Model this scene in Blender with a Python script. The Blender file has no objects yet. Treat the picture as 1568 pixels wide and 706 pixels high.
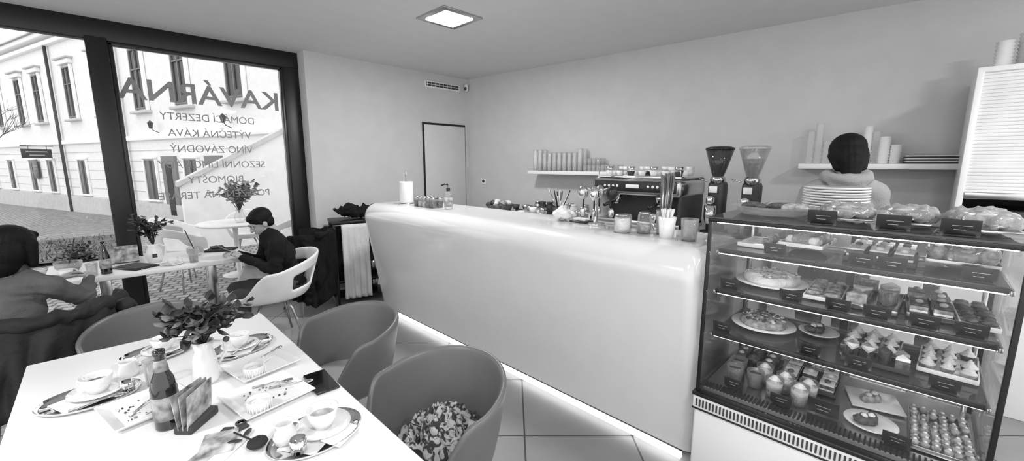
import bpy,bmesh,math,random
from mathutils import Vector,Matrix,noise,Euler
random.seed(7)
R=math.radians
sc=bpy.context.scene
V=Vector
# ---------------------------------------------------------------- materials
def mat(n,g,r=.5,m=0,var=.08,vs=6,bump=0,bs=60,emit=0,spec=.5,coat=0):
    M=bpy.data.materials.new(n);M.use_nodes=True;nt=M.node_tree;b=nt.nodes['Principled BSDF']
    tc=nt.nodes.new('ShaderNodeTexCoord');no=nt.nodes.new('ShaderNodeTexNoise')
    no.inputs['Scale'].default_value=vs;no.inputs['Detail'].default_value=4
    nt.links.new(tc.outputs['Object'],no.inputs['Vector'])
    cr=nt.nodes.new('ShaderNodeMapRange');cr.inputs['From Min'].default_value=.3;cr.inputs['From Max'].default_value=.7
    cr.inputs['To Min'].default_value=g*(1-var);cr.inputs['To Max'].default_value=min(1,g*(1+var))
    nt.links.new(no.outputs['Fac'],cr.inputs['Value']);nt.links.new(cr.outputs[0],b.inputs['Base Color'])
    b.inputs['Roughness'].default_value=r;b.inputs['Metallic'].default_value=m
    b.inputs['Specular IOR Level'].default_value=spec;b.inputs['Coat Weight'].default_value=coat
    if bump:
        n2=nt.nodes.new('ShaderNodeTexNoise');n2.inputs['Scale'].default_value=bs;n2.inputs['Detail'].default_value=3
        bp=nt.nodes.new('ShaderNodeBump');bp.inputs['Strength'].default_value=bump;bp.inputs['Distance'].default_value=.02
        nt.links.new(tc.outputs['Object'],n2.inputs['Vector']);nt.links.new(n2.outputs['Fac'],bp.inputs['Height']);nt.links.new(bp.outputs[0],b.inputs['Normal'])
    if emit:
        b.inputs['Emission Color'].default_value=(1,1,1,1);b.inputs['Emission Strength'].default_value=emit
    return M
def glassm(n,tint=.95,refl=1.0,body=0.0,r=.02,bg=.8):
    M=bpy.data.materials.new(n);M.use_nodes=True;nt=M.node_tree;nt.nodes.clear()
    o=nt.nodes.new('ShaderNodeOutputMaterial');t=nt.nodes.new('ShaderNodeBsdfTransparent');t.inputs[0].default_value=(tint,tint,tint,1)
    g=nt.nodes.new('ShaderNodeBsdfGlossy');g.inputs['Roughness'].default_value=r
    fr=nt.nodes.new('ShaderNodeLayerWeight');fr.inputs['Blend'].default_value=.25
    mu=nt.nodes.new('ShaderNodeMath');mu.operation='MULTIPLY_ADD';mu.inputs[1].default_value=refl*.8;mu.inputs[2].default_value=.03*refl
    nt.links.new(fr.outputs['Fresnel'],mu.inputs[0])
    mx=nt.nodes.new('ShaderNodeMixShader');nt.links.new(mu.outputs[0],mx.inputs[0]);nt.links.new(t.outputs[0],mx.inputs[1]);nt.links.new(g.outputs[0],mx.inputs[2])
    last=mx
    if body:
        d=nt.nodes.new('ShaderNodeBsdfDiffuse');d.inputs[0].default_value=(bg,bg,bg,1)
        m2=nt.nodes.new('ShaderNodeMixShader');m2.inputs[0].default_value=body
        nt.links.new(mx.outputs[0],m2.inputs[1]);nt.links.new(d.outputs[0],m2.inputs[2]);last=m2
    nt.links.new(last.outputs[0],o.inputs[0]);return M
WALL=mat('wall_paint',.57,.9,bump=.05,bs=200,var=.03)
WALLB=mat('wall_paint_back',.56,.9,bump=.05,bs=200,var=.03)
CEIL=mat('ceiling_paint',.68,.95,var=.02)
WHITE=mat('white_laminate',.80,.3,var=.02)
CTR=mat('counter_gloss',.69,.16,var=.015,coat=.5)
TBL=mat('table_white',.80,.35,var=.03,vs=3)
BLK=mat('black_frame',.006,.4)
BLK2=mat('black_plastic',.012,.3)
BLKM=mat('black_matte',.015,.8,bump=.2)
DRK=mat('dark_grey',.04,.6)
VINYL=mat('grey_vinyl',.125,.38,var=.06,bump=.06,bs=300)
PAD=mat('seat_pad',.34,.6,bump=.1)
PLW=mat('white_plastic',.78,.35)
PORC=mat('porcelain',.80,.15,coat=.4,var=.02)
STEEL=mat('steel',.55,.22,1,var=.1)
CHROME=mat('chrome',.75,.08,1,var=.02)
BOT=mat('bottle_glass_dark',.006,.08,coat=1)
LABEL=mat('label_paper',.30,.6,var=.6,vs=40)
LEAF=mat('leaf',.03,.45,var=.5,vs=30)
LEAFL=mat('leaf_light',.20,.5,var=.5,vs=30)
PAPER=mat('paper',.75,.8,bump=.1)
PRINT=mat('printed_paper',.35,.6,var=.9,vs=25)
CLOTHK=mat('black_cloth',.010,.9,bump=.3,bs=90,var=.3,spec=.2)
CLOTHJ=mat('jacket_cloth',.016,.7,bump=.2,bs=40,var=.4,spec=.35)
CLOTHG=mat('grey_knit',.13,.95,bump=.5,bs=220,var=.25,spec=.1)
CLOTHL=mat('light_hoodie',.34,.95,bump=.3,bs=150,var=.12,spec=.1)
JEAN=mat('trousers',.05,.9,bump=.3,bs=80,var=.3)
SKIN=mat('skin',.36,.5,var=.06,vs=20)
LIPS=mat('lips',.2,.5)
HAIR=mat('black_hair',.005,.6,bump=.2,bs=140,var=.5,spec=.18)
TOWEL=mat('towel_cloth',.7,.95,bump=.4,bs=120)
PAST=mat('pastry',.33,.7,var=.55,vs=40,bump=.4,bs=80)
PASTD=mat('pastry_dark',.07,.5,var=.8,vs=50,bump=.4,bs=80)
CREAM=mat('cream',.72,.6,bump=.4,bs=60,var=.15,vs=20)
COFFEE=mat('coffee',.06,.15)
FOAM=mat('milk_foam',.45,.4,var=.4,vs=30)
GLASS=glassm('clear_glass',.98,.8,.10,.03,.9)
GLASSB=glassm('shelf_tumbler_glass',.99,.7,.20,.05,.95)
GLASSD=glassm('smoked_hopper',.45,1.0,.04)
PANE=glassm('window_glass',.98,.35)
CASEG=glassm('case_glass',.97,.7)
SHELFG=glassm('shelf_glass',.88,1.2,.03)
BAG=glassm('plastic_bag',.80,1.8,.22,.15)
FAC=mat('facade_plaster',.88,.9,var=.04,bump=.1,bs=10)
FACT=mat('facade_trim',.95,.9,var=.02)
FACG=mat('facade_groove',.58,.9)
FACB=mat('facade_base',.6,.9)
ROOF=mat('roof_tiles',.5,.9,var=.2,vs=4,bump=.5,bs=8)
WINB=mat('old_window_glass',.03,.3,var=.5,vs=2)
WFR=mat('window_wood',.20,.7)
GRASS=mat('grass',.13,1,var=.6,vs=3,bump=1,bs=30)
BARK=mat('bark',.05,.9)
TXT=mat('glass_lettering',.26,.6)
TAG=mat('price_tag_black',.010,.4)
CHALK=mat('chalk_writing',.4,.8)
def EM(n,s): return mat(n,.9,.5,emit=s)
LEDM=EM('led_strip_glow',3.2);PANEL=EM('lamp_panel_glow',14);CLED=EM('case_led_glow',10)
def scarfmat():
    M=bpy.data.materials.new('scarf_print');M.use_nodes=True;nt=M.node_tree;b=nt.nodes['Principled BSDF']
    tc=nt.nodes.new('ShaderNodeTexCoord');no=nt.nodes.new('ShaderNodeTexNoise');no.inputs['Scale'].default_value=38;no.inputs['Detail'].default_value=3;no.inputs['Distortion'].default_value=1.2
    cr=nt.nodes.new('ShaderNodeValToRGB')
    cr.color_ramp.elements[0].position=.46;cr.color_ramp.elements[0].color=(.05,.05,.05,1);cr.color_ramp.elements[1].position=.54;cr.color_ramp.elements[1].color=(.42,.42,.42,1)
    nt.links.new(tc.outputs['Object'],no.inputs['Vector']);nt.links.new(no.outputs['Fac'],cr.inputs[0]);nt.links.new(cr.outputs[0],b.inputs['Base Color'])
    b.inputs['Roughness'].default_value=.95;b.inputs['Specular IOR Level'].default_value=.1;return M
SCARF=scarfmat()
def brickmat(n,c1,c2,cm,w,h,ms,rot=0,loc=(0,0,0),r=.4,off=0,bump=.2):
    M=bpy.data.materials.new(n);M.use_nodes=True;nt=M.node_tree;b=nt.nodes['Principled BSDF']
    tc=nt.nodes.new('ShaderNodeTexCoord');mp=nt.nodes.new('ShaderNodeMapping');br=nt.nodes.new('ShaderNodeTexBrick')
    mp.inputs['Rotation'].default_value=(0,0,rot);mp.inputs['Location'].default_value=loc
    nt.links.new(tc.outputs['Object'],mp.inputs[0]);nt.links.new(mp.outputs[0],br.inputs['Vector'])
    br.offset=off;br.inputs['Scale'].default_value=1;br.inputs['Brick Width'].default_value=w;br.inputs['Row Height'].default_value=h
    br.inputs['Mortar Size'].default_value=ms
    for k,c in (('Color1',c1),('Color2',c2),('Mortar',cm)): br.inputs[k].default_value=(c,c,c,1)
    no=nt.nodes.new('ShaderNodeTexNoise');no.inputs['Scale'].default_value=3;no.inputs['Detail'].default_value=6;nt.links.new(tc.outputs['Object'],no.inputs['Vector'])
    mr=nt.nodes.new('ShaderNodeMapRange');mr.inputs['To Min'].default_value=.75;mr.inputs['To Max'].default_value=1.25;nt.links.new(no.outputs['Fac'],mr.inputs['Value'])
    mx=nt.nodes.new('ShaderNodeVectorMath');mx.operation='SCALE';nt.links.new(br.outputs['Color'],mx.inputs[0]);nt.links.new(mr.outputs[0],mx.inputs['Scale'])
    nt.links.new(mx.outputs[0],b.inputs['Base Color']);b.inputs['Roughness'].default_value=r
    bp=nt.nodes.new('ShaderNodeBump');bp.inputs['Strength'].default_value=bump;bp.inputs['Distance'].default_value=.01;bp.invert=True
    nt.links.new(br.outputs['Fac'],bp.inputs['Height']);nt.links.new(bp.outputs[0],b.inputs['Normal']);return M
FLOOR=brickmat('floor_tiles',.24,.27,.035,.6,.6,.005,R(45),(-.07+.6,-2.08,0),.35)
COB=brickmat('cobblestones',.26,.42,.10,.14,.12,.012,R(20),(0,0,0),.9,.5,.8)

# ---------------------------------------------------------------- builder
class B:
    def __init__(s,name): s.n=name;s.v=[];s.f=[];s.m=[];s.s=[];s.mats=[]
    def mi(s,m):
        if m not in s.mats:s.mats.append(m)
        return s.mats.index(m)
    def raw(s,vs,fs,m,smooth=False,M=None):
        o=len(s.v);i=s.mi(m)
        for v in vs: s.v.append(tuple(M@V(v)) if M else tuple(v))
        for f in fs: s.f.append([a+o for a in f]);s.m.append(i);s.s.append(smooth)
        return s
    def box(s,c,d,m,bev=0,rot=(0,0,0),seg=2,M=None):
        bm=bmesh.new();bmesh.ops.create_cube(bm,size=1)
        for v in bm.verts:v.co=V((v.co.x*d[0],v.co.y*d[1],v.co.z*d[2]))
        if bev: bmesh.ops.bevel(bm,geom=bm.edges[:],offset=min(bev,min(d)*.49),segments=seg,affect='EDGES',profile=.5)
        T=Matrix.Translation(c)@Euler(rot).to_matrix().to_4x4()
        if M:T=M@T
        bm.verts.ensure_lookup_table()
        s.raw([v.co.copy() for v in bm.verts],[[v.index for v in f.verts] for f in bm.faces],m,bool(bev),T);bm.free();return s
    def lathe(s,pr,c,m,seg=28,M=None,sx=1,sy=1):
        vs=[];fs=[]
        for r,z in pr:
            for k in range(seg):
                a=2*math.pi*k/seg;vs.append((r*math.cos(a)*sx,r*math.sin(a)*sy,z))
        for i in range(len(pr)-1):
            for k in range(seg):
                k2=(k+1)%seg;fs.append([i*seg+k,i*seg+k2,(i+1)*seg+k2,(i+1)*seg+k])
        T=Matrix.Translation(c)
        if M:T=T@M
        s.raw(vs,fs,m,True,T);return s
    def tube(s,pts,r,m,seg=8,cap=True):
        pts=[V(p) for p in pts];n=len(pts);rs=r if isinstance(r,(list,tuple)) else [r]*n
        vs=[];fs=[]
        t0=(pts[1]-pts[0]).normalized()
        a=t0.orthogonal().normalized()
        for i in range(n):
            t=(pts[min(i+1,n-1)]-pts[max(i-1,0)]).normalized()
            a=(a-t*a.dot(t));a=a.normalized() if a.length>1e-6 else t.orthogonal().normalized()
            b=t.cross(a)
            for k in range(seg):
                g=2*math.pi*k/seg;vs.append(pts[i]+(a*math.cos(g)+b*math.sin(g))*rs[i])
        for i in range(n-1):
            for k in range(seg):
                k2=(k+1)%seg;fs.append([i*seg+k,i*seg+k2,(i+1)*seg+k2,(i+1)*seg+k])
        if cap: fs.append(list(range(seg))[::-1]);fs.append([(n-1)*seg+k for k in range(seg)])
        s.raw(vs,fs,m,True);return s
    def ball(s,c,r,m,rot=(0,0,0),seg=16,M=None):
        if not isinstance(r,(list,tuple)):r=(r,r,r)
        bm=bmesh.new();bmesh.ops.create_uvsphere(bm,u_segments=seg,v_segments=max(6,seg*2//3),radius=1)
        T=Matrix.Translation(c)@Euler(rot).to_matrix().to_4x4()@Matrix.Diagonal((r[0],r[1],r[2],1))
        if M:T=M@T
        s.raw([v.co.copy() for v in bm.verts],[[v.index for v in f.verts] for f in bm.faces],m,True,T);bm.free();return s
    def prism(s,pts,ax,a,b,m,smooth=False):
        n=len(pts)
        def P(p,h):
            return {'z':(p[0],p[1],h),'y':(p[0],h,p[1]),'x':(h,p[0],p[1])}[ax]
        vs=[P(p,a) for p in pts]+[P(p,b) for p in pts]
        s.raw(vs,[[i,(i+1)%n,n+(i+1)%n,n+i] for i in range(n)],m,smooth);s.raw(vs,[list(range(n))[::-1],[n+i for i in range(n)]],m,False);return s
    def ground(s):
        zs=min(v[2] for v in s.v);s.v=[(a,b,c-zs) for a,b,c in s.v];return s
    def done(s,loc=(0,0,0),rz=0):
        me=bpy.data.meshes.new(s.n);me.from_pydata(s.v,[],s.f)
        for m in s.mats:me.materials.append(m)
        me.polygons.foreach_set('material_index',s.m);me.polygons.foreach_set('use_smooth',s.s);me.update()
        bm=bmesh.new();bm.from_mesh(me);bmesh.ops.recalc_face_normals(bm,faces=bm.faces);bm.to_mesh(me);bm.free()
        o=bpy.data.objects.new(s.n,me);sc.collection.objects.link(o);o.location=loc;o.rotation_euler=(0,0,rz);return o
def evalm(vs,fs,setup):
    me=bpy.data.meshes.new('t');me.from_pydata([tuple(v) for v in vs],[],fs);me.update();o=bpy.data.objects.new('t',me);sc.collection.objects.link(o)
    setup(o);dg=bpy.context.evaluated_depsgraph_get();m2=bpy.data.meshes.new_from_object(o.evaluated_get(dg))
    v=[x.co.copy() for x in m2.vertices];nn=[x.normal.copy() for x in m2.vertices];f=[list(p.vertices) for p in m2.polygons]
    bpy.data.objects.remove(o);bpy.data.meshes.remove(me);bpy.data.meshes.remove(m2);return v,nn,f
def blob(bd,prims,m,vox=.014,sm=4,amp=0,fr=12,M=None,fold=None):
    t=B('t')
    for p in prims:
        if p[0]=='c':
            _,a,b,r0,r1=p;a=V(a);b=V(b);t.ball(a,r0,m);t.ball(b,r1,m);t.tube([a,b],[r0,r1],m,16)
        else: t.ball(p[1],p[2],m,p[3] if len(p)>3 else (0,0,0),24)
    def st(o):
        q=o.modifiers.new('r','REMESH');q.mode='VOXEL';q.voxel_size=vox
        q=o.modifiers.new('s','SMOOTH');q.factor=.5;q.iterations=sm
    v,nn,f=evalm(t.v,t.f,st)
    if amp:
        v=[a+n*amp*(noise.noise(V((a.x*fr,a.y*fr,a.z*fr*.6)))+.5*noise.noise(a*fr*2.3)) for a,n in zip(v,nn)]
    if fold:
        A_,F_=fold
        v=[a+n*A_*(1-2*abs(noise.noise(V((a.x*F_*.5+noise.noise(a*5)*1.2,a.y*F_*.5,a.z*F_+noise.noise(a*4+V((7,7,7)))*2))))*1.6) for a,n in zip(v,nn)]
    bd.raw(v,f,m,True,M)
def solid(bd,vs,fs,th,m,M=None,sub=0):
    def st(o):
        q=o.modifiers.new('s','SOLIDIFY');q.thickness=th;q.offset=0
        if sub: q=o.modifiers.new('b','SUBSURF');q.levels=sub
    v,nn,f=evalm(vs,fs,st);bd.raw(v,f,m,True,M)
def foliage(bd,base,n,spread,height,ls,m,droop=.3,stems=BARK,leaves=7):
    base=V(base)
    for i in range(n):
        a=random.uniform(0,6.28);rr=spread*random.uniform(.2,1);h=height*random.uniform(.45,1)
        tip=base+V((math.cos(a)*rr,math.sin(a)*rr,h));mid=base+V((math.cos(a)*rr*.35,math.sin(a)*rr*.35,h*.7))
        bd.tube([base,mid,tip],[.0025,.002,.001],stems,5)
        for k in range(leaves):
            t=.35+.65*k/6;p=mid.lerp(tip,(t-.35)/.65)
            d=V((random.uniform(-1,1),random.uniform(-1,1),random.uniform(-droop,.8))).normalized();sd=d.cross(V((random.random()-.5,random.random()-.5,1))).normalized();L=ls*random.uniform(.7,1.2);w=L*.33
            nn=d.cross(sd)*L*.1
            bd.raw([p,p+d*L*.35+sd*w+nn,p+d*L*.75+sd*w*.8+nn,p+d*L,p+d*L*.75-sd*w*.8+nn,p+d*L*.35-sd*w+nn,p+d*L*.5-nn],[[0,1,6],[1,2,6],[2,3,6],[3,4,6],[4,5,6],[5,0,6]],m,True)

# ---------------------------------------------------------------- room
CH=2.65;XW=1.65
B('floor').box((.9,1.2,-.05),(7.4,7.5,.1),FLOOR).done()
B('ceiling').prism([(-2.8,-2.6),(5.4,-2.6),(5.4,4.96),(-2.8,4.96)],'z',CH,CH+.1,CEIL).done()
B('wall_left').prism([(XW,4.7),(4.3,4.7),(4.3,4.98),(XW,4.98)],'z',0,CH,WALL).done()
B('wall_side').prism([(-2.8,4.7),(-1.3,4.7),(-1.3,4.98),(-2.8,4.98)],'z',0,CH,WALL).done()
SL=.112;WA=math.atan(SL)
xb=lambda y:3.81+(4.7-y)*SL
B('wall_back').prism([(xb(4.7),4.7),(xb(-2.6),-2.6),(xb(-2.6)+.2,-2.6),(xb(4.7)+.2,4.7)],'z',0,CH,WALLB).done()
B('baseboard_left').box((2.72,4.692,.03),(2.1,.014,.06),WHITE,.003).done()
w=B('window_1')
for c,d in [((.18,4.93,2.57),(2.94,.1,.17)),((1.57,4.93,1.25),(.16,.1,2.5)),((.115,4.91,1.25),(.13,.16,2.5)),((-1.22,4.93,1.25),(.16,.1,2.5)),((.18,4.93,.04),(2.94,.1,.08))]:
    w.box(c,d,BLK,.006)
w.box((1.475,4.9,1.27),(.03,.06,2.42),BLK2,.004).box((.195,4.9,1.27),(.03,.06,2.42),BLK2,.004).box((.835,4.9,2.47),(1.3,.06,.03),BLK2,.004)
w.box((.83,4.94,1.28),(1.32,.008,2.42),PANE).box((-.55,4.94,1.28),(1.2,.008,2.42),PANE)
w.done()
def text(name,body,x,z,size,width,y,m,mirror=True,bold=.0,rz=0):
    c=bpy.data.curves.new(name,'FONT');c.body=body;c.size=size;c.align_x='CENTER';c.extrude=.001;c.offset=bold
    o=bpy.data.objects.new(name,c);sc.collection.objects.link(o);dg=bpy.context.evaluated_depsgraph_get()
    me=bpy.data.meshes.new_from_object(o.evaluated_get(dg));bpy.data.objects.remove(o)
    xs=[v.co.x for v in me.vertices];k=width/(max(xs)-min(xs)) if width else 1
    for v in me.vertices:
        X,Y,Z=v.co;v.co=((-X if mirror else X)*k,Z*.5,Y)
    me.materials.clear();me.materials.append(m);o=bpy.data.objects.new(name,me);sc.collection.objects.link(o);o.location=(x,y,z);o.rotation_euler=(0,0,rz);return o
par=bpy.data.objects.new('window_lettering',None);sc.collection.objects.link(par)
for b,z,s,wd,bo in [('KAVÁRNA',2.05,.25,1.24,.004),('DOMÁCÍ DEZERTY',1.89,.095,.74,0),('VÝTEČNÁ KÁVA',1.745,.095,.66,0),('VÍNO ZÁVODNÝ',1.60,.095,.66,0),('SEZONNÍ LIMONÁDY',1.455,.095,.86,0),('BIOMOŠTY',1.31,.095,.45,0),('POSEZENÍ NA TERASE',1.165,.095,.9,0)]:
    o=text('lettering_line',b,.83,z,s,wd,4.932,TXT,True,bo);o.parent=par
d=B('door_1');d.box((3.4,4.692,1.01),(.70,.012,2.03),BLK).box((3.405,4.685,1.0),(.665,.016,1.995),mat('door_paint',.6,.6,var=.02),.003)
d.box((3.13,4.665,1.0),(.03,.03,.03),STEEL,.006).box((3.16,4.65,1.0),(.10,.015,.018),STEEL,.005).done()
v=B('air_vent');v.box((3.39,4.692,2.51),(.56,.014,.085),WHITE,.003)
for i in range(2):
    v.box((3.39,4.683,2.495+.03*i),(.52,.006,.02),DRK)
for i in range(9):v.box((3.14+.0625*i,4.679,2.51),(.004,.008,.06),WHITE)
v.done()
s_=B('motion_sensor');s_.box((0,0,0),(.05,.04,.09),PLW,.012).ball((-.01,-.02,-.015),(.018,.016,.025),DRK);s_.done((3.76,4.66,2.53),R(-40))
s_=B('wall_socket');s_.box((0,0,0),(.012,.08,.08),PLW,.004).lathe([(0,.008),(.022,.008),(.022,0)],(0,0,0),DRK,M=Matrix.Rotation(R(-90),4,'Y'));s_.done((xb(4.4)-.008,4.4,1.25),WA)
def area(n,loc,rot,sx,sy,e):
    a=bpy.data.lights.new(n,'AREA');a.shape='RECTANGLE';a.size=sx;a.size_y=sy;a.energy=e;o=bpy.data.objects.new(n,a);sc.collection.objects.link(o);o.location=loc;o.rotation_euler=rot;return o
for i,(x,y) in enumerate([(2.14,2.85),(.2,-.6),(2.2,-1.2),(-1.4,1.4)]):  # first lamp is in view; the rest are added off-frame to brighten the room
    l=B('ceiling_or_fill_lamp');l.box((0,0,-.006),(.38,.38,.012),STEEL,.003).box((0,0,-.014),(.27,.27,.008),PANEL,.002);l.done((x,y,CH))
    area('ceiling_or_fill_light',(x,y,CH-.03),(0,0,0),.27,.27,30)

# ---------------------------------------------------------------- counter
def arc(cx,cz,r,a0,a1,n):
    return [(cx+r*math.cos(R(a0+(a1-a0)*i/n)),cz+r*math.sin(R(a0+(a1-a0)*i/n))) for i in range(n+1)]
prof=[(1.925,.075),(1.905,.2),(1.88,.35),(1.845,.55),(1.81,.75),(1.785,.9)]+arc(1.90,.99,.13,188,90,12)+[(2.1,1.12),(2.34,1.12),(2.35,1.11),(2.35,.02),(2.02,.02),(2.02,.075)]
c=B('bar_counter');n=len(prof)
def sec(y,d):
    return [(min(x+d*(1 if i<18 else 0),2.0) if i<20 else x,y,z-(d*.6 if z>.85 else 0)) for i,(x,z) in enumerate(prof)]
ys=[(.66,.055)]+[(.66+.055*(1-math.cos(R(a))),.055*(1-math.sin(R(a)))) for a in (20,40,60,75,90)]+[(1.5,0),(2.4,0),(3.2,0)]+[(3.74+.13*math.sin(R(a)),.13*(1-math.cos(R(a)))) for a in (0,20,40,60,75,90)]
vs=[];fs=[]
for y,dd in ys: vs+=sec(y,dd)
for i in range(len(ys)-1):
    for k in range(n):
        k2=(k+1)%n;fs.append([i*n+k,i*n+k2,(i+1)*n+k2,(i+1)*n+k])
fs.append(list(range(n)));fs.append([(len(ys)-1)*n+k for k in range(n)][::-1])
c.raw(vs,fs,CTR,True)
o=c.done()
m_=o.modifiers.new('e','EDGE_SPLIT');m_.split_angle=R(40)
B('led_strip').box((1.945,2.2,.028),(.02,2.95,.03),LEDM).done()
B('counter_plinth').box((2.17,2.2,.01),(.38,2.9,.02),DRK).done()
b=B('back_bar_cabinet');b.box((3.42,2.35,.45),(.62,3.1,.9),WHITE,.006).box((3.40,2.35,.92),(.68,3.14,.04),mat('worktop_grey',.5,.4),.005)
for i in range(5): b.box((3.105,1.1+.62*i,.45),(.012,.60,.82),WHITE,.004)
b.done()
def shelf(n,x,y0,y1,z):
    q=B(n);q.box((0,0,0),(.24,y1-y0,.04),WHITE,.004);q.done((x,(y0+y1)/2,z),WA)
shelf('wall_shelf',xb(2.85)-.125,2.30,3.46,1.39)
shelf('wall_shelf',xb(.3)-.125,-.17,.76,1.475)
def tumbler(n,loc,r0,r1,h,m=GLASS,fill=None,fm=None,rz=0):
    q=B(n);q.lathe([(0,0),(r0,0),(r1,h),(r1-.003,h),(r0-.003,.006),(0,.006)],(0,0,0),m,20)
    if fill:q.lathe([(0,.007),(r0-.004,.007),(r0-.004+(r1-r0)*fill,h*fill),(0,h*fill)],(0,0,0),fm,20)
    return q.done(loc,rz)
q=B('shelf_glassware')
for i in range(10):
    for j in range(2):
        y=3.40-i*.068;x=xb(y)-.06-.09*j;h=.25 if i<2 or i>8 else .21
        q.lathe([(0,0),(.025,0),(.03,h*.5),(.024,h*.8),(.03,h),(.028,h),(.02,h*.78),(.026,h*.5),(.02,.006),(0,.006)],(x,y,1.41),GLASSB,14)
for i in range(8):
    for j in range(2):
        y=2.72-i*.053;x=xb(y)-.06-.09*j
        q.lathe([(0,0),(.022,0),(.026,.07),(.024,.07),(.02,.006),(0,.006)],(x,y,1.41),GLASSB,14)
        if i<4: q.lathe([(0,0),(.022,0),(.026,.07),(.024,.07),(.02,.006),(0,.006)],(x,y,1.482),GLASSB,14)
q.done()
q=B('shelf_cup_stacks')
for i,(y,h,r,m) in enumerate([(.70,.27,.03,GLASSB),(.645,.33,.03,GLASSB),(.59,.18,.033,GLASSB),(.53,.2,.033,GLASSB),(.47,.2,.033,GLASSB),(.35,.28,.03,PLW),(.30,.25,.03,GLASSB),(.25,.21,.038,PLW),(.185,.15,.036,PLW)]):
    pr=[(0,0)]
    k=int(h/.02)
    for j in range(k): pr+=[(r*(.8+.06*j/k),j*.02),(r,j*.02+.018)]
    pr.append((0,k*.02));q.lathe(pr,(xb(y)-.12,y,1.495),m,16)
q.done()
q=B('paper_bag_pile')
for i in range(6):q.box((random.uniform(-.01,.01),0,.006+i*.0095),(.2,.26,.008),PAPER if i%2 else DRK,.003)
q.done((xb(-.0)-.13,-.0,1.496),WA)
e=B('espresso_machine')
e.box((0,0,.05),(.5,.78,.06),STEEL,.01).box((.1,0,.22),(.3,.76,.36),DRK,.02).box((-.02,0,.36),(.52,.8,.14),STEEL,.03)
e.box((-.283,0,.37),(.01,.74,.09),BLK2,.004).box((0,0,.445),(.46,.76,.02),CHROME,.005)
for yy in (-.375,.375):
    e.box((0,yy,.24),(.46,.03,.4),PLW if yy>0 else DRK,.02)
for yy in (-.2,.2):
    e.lathe([(0,-.07),(.035,-.07),(.04,-.02),(.045,0),(0,0)],(-.18,yy,.29),CHROME,20)
    e.tube([(-.18,yy,.235),(-.24,yy,.23),(-.38,yy,.21)],[.012,.014,.016],BLK2,10)
    e.lathe([(0,0),(.034,0),(.036,.02),(.034,.04),(0,.04)],(-.18,yy,.21),CHROME,20)
    for k in range(4): e.ball((-.29,yy-.06+k*.04,.37),(.005,.012,.012),PLW,seg=8)
e.box((-.29,0,.37),(.006,.12,.03),PLW,.002)
for yy in (-.33,.33): e.tube([(-.2,yy,.32),(-.28,yy,.28),(-.3,yy,.12)],.007,CHROME,8);e.ball((-.29,yy,.34),.02,BLK2)
for i in range(7):
    for j in range(3):
        e.lathe([(0,0),(.025,0),(.037,.045),(.034,.045),(.022,.006),(0,.006)],(-.14+.11*j,-.32+i*.105,.456),PORC if (i+j)%4 else DRK,14)
        if (i*3+j)%2==0:e.lathe([(0,0),(.025,0),(.037,.045),(.034,.045),(.022,.006),(0,.006)],(-.14+.11*j,-.32+i*.105,.485),PORC if j else STEEL,14)
e.tube([(-.22,-.37,.46),(-.22,-.37,.5),(-.22,.37,.5),(-.22,.37,.46)],.005,CHROME,6)
e.done((3.42,1.72,.94))
def grinder(y,glassm_):
    g=B('coffee_grinder')
    g.box((0,0,.02),(.2,.15,.04),BLK2,.01).box((.02,0,.22),(.13,.12,.40),DRK,.03).lathe([(0,.40),(.05,.40),(.055,.44),(.045,.46),(0,.46)],(0,0,0),STEEL,20)
    g.lathe([(.04,.46),(.06,.52),(.10,.66),(.098,.66),(.056,.52),(.035,.46)],(0,0,0),glassm_,24).lathe([(0,.455),(.035,.46),(.055,.52),(.073,.59),(0,.59)],(0,0,0),PASTD,20)
    g.lathe([(0,.66),(.103,.66),(.103,.675),(.07,.685),(0,.685)],(0,0,0),BLK2 if glassm_ is GLASSD else GLASS,24)
    g.box((-.11,0,.28),(.1,.05,.06),CHROME,.015).lathe([(0,.1),(.03,.1),(.042,.15),(.042,.24),(.0,.24)],(-.12,0,0),CHROME,16).box((-.085,0,.36),(.01,.06,.05),PLW,.004).tube([(-.05,.06,.42),(-.05,.12,.44)],.006,CHROME,6);return g.done((3.42,y,.94))
grinder(1.15,GLASSD);grinder(.91,GLASS)
q=B('utensil_pot');q.lathe([(0,0),(.06,0),(.07,.12),(.066,.12),(.056,.006),(0,.006)],(0,0,0),DRK,20)
for i in range(20):
    a=random.uniform(0,6.28);q.tube([(0,0,.02),(math.cos(a)*.05,math.sin(a)*.05,.14),(math.cos(a)*.11,math.sin(a)*.11,.27+random.uniform(-.04,.04))],.006,random.choice([STEEL,BLK2,PLW]),6)
q.done((3.3,2.62,.94))
q=B('bread_basket');q.lathe([(0,0),(.12,0),(.16,.09),(.155,.09),(.11,.01),(0,.01)],(0,0,0),PASTD,24)
for i in range(14):q.ball((random.uniform(-.11,.11),random.uniform(-.11,.11),random.uniform(.08,.12)),(.05,.035,.03),random.choice([PAST,PASTD,CREAM]),(random.random(),0,random.random()*3),10)
q.done((3.28,3.48,.94))
q=B('dish_pile')
for i in range(9):
    x=random.uniform(-.1,.1);y=-.2+i*.055;q.lathe([(0,0),(.03,0),(.045,.05),(.042,.05),(.027,.006),(0,.006)],(x,y,0 if i%2 else .05),random.choice([PORC,DRK,STEEL,PORC]),14)
q.done((3.3,3.0,.94))
q=B('jar_row')
for i in range(8): q.lathe([(0,0),(.04,0),(.043,.09),(.03,.11),(.035,.115),(.035,.13),(0,.13)],(random.uniform(-.05,.05),i*.09,0),random.choice([PLW,DRK,STEEL,GLASS]),16)
q.done((3.55,2.5,.94))
q=B('milk_jug_row')
for i in range(3): q.lathe([(0,0),(.045,0),(.047,.04),(.035,.09),(.04,.11),(.037,.11),(.03,.09),(0,.01)],(0,i*.11,0),CHROME,18)
q.done((3.2,2.2,.94))
t=B('roller_shutter_cabinet')
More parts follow.
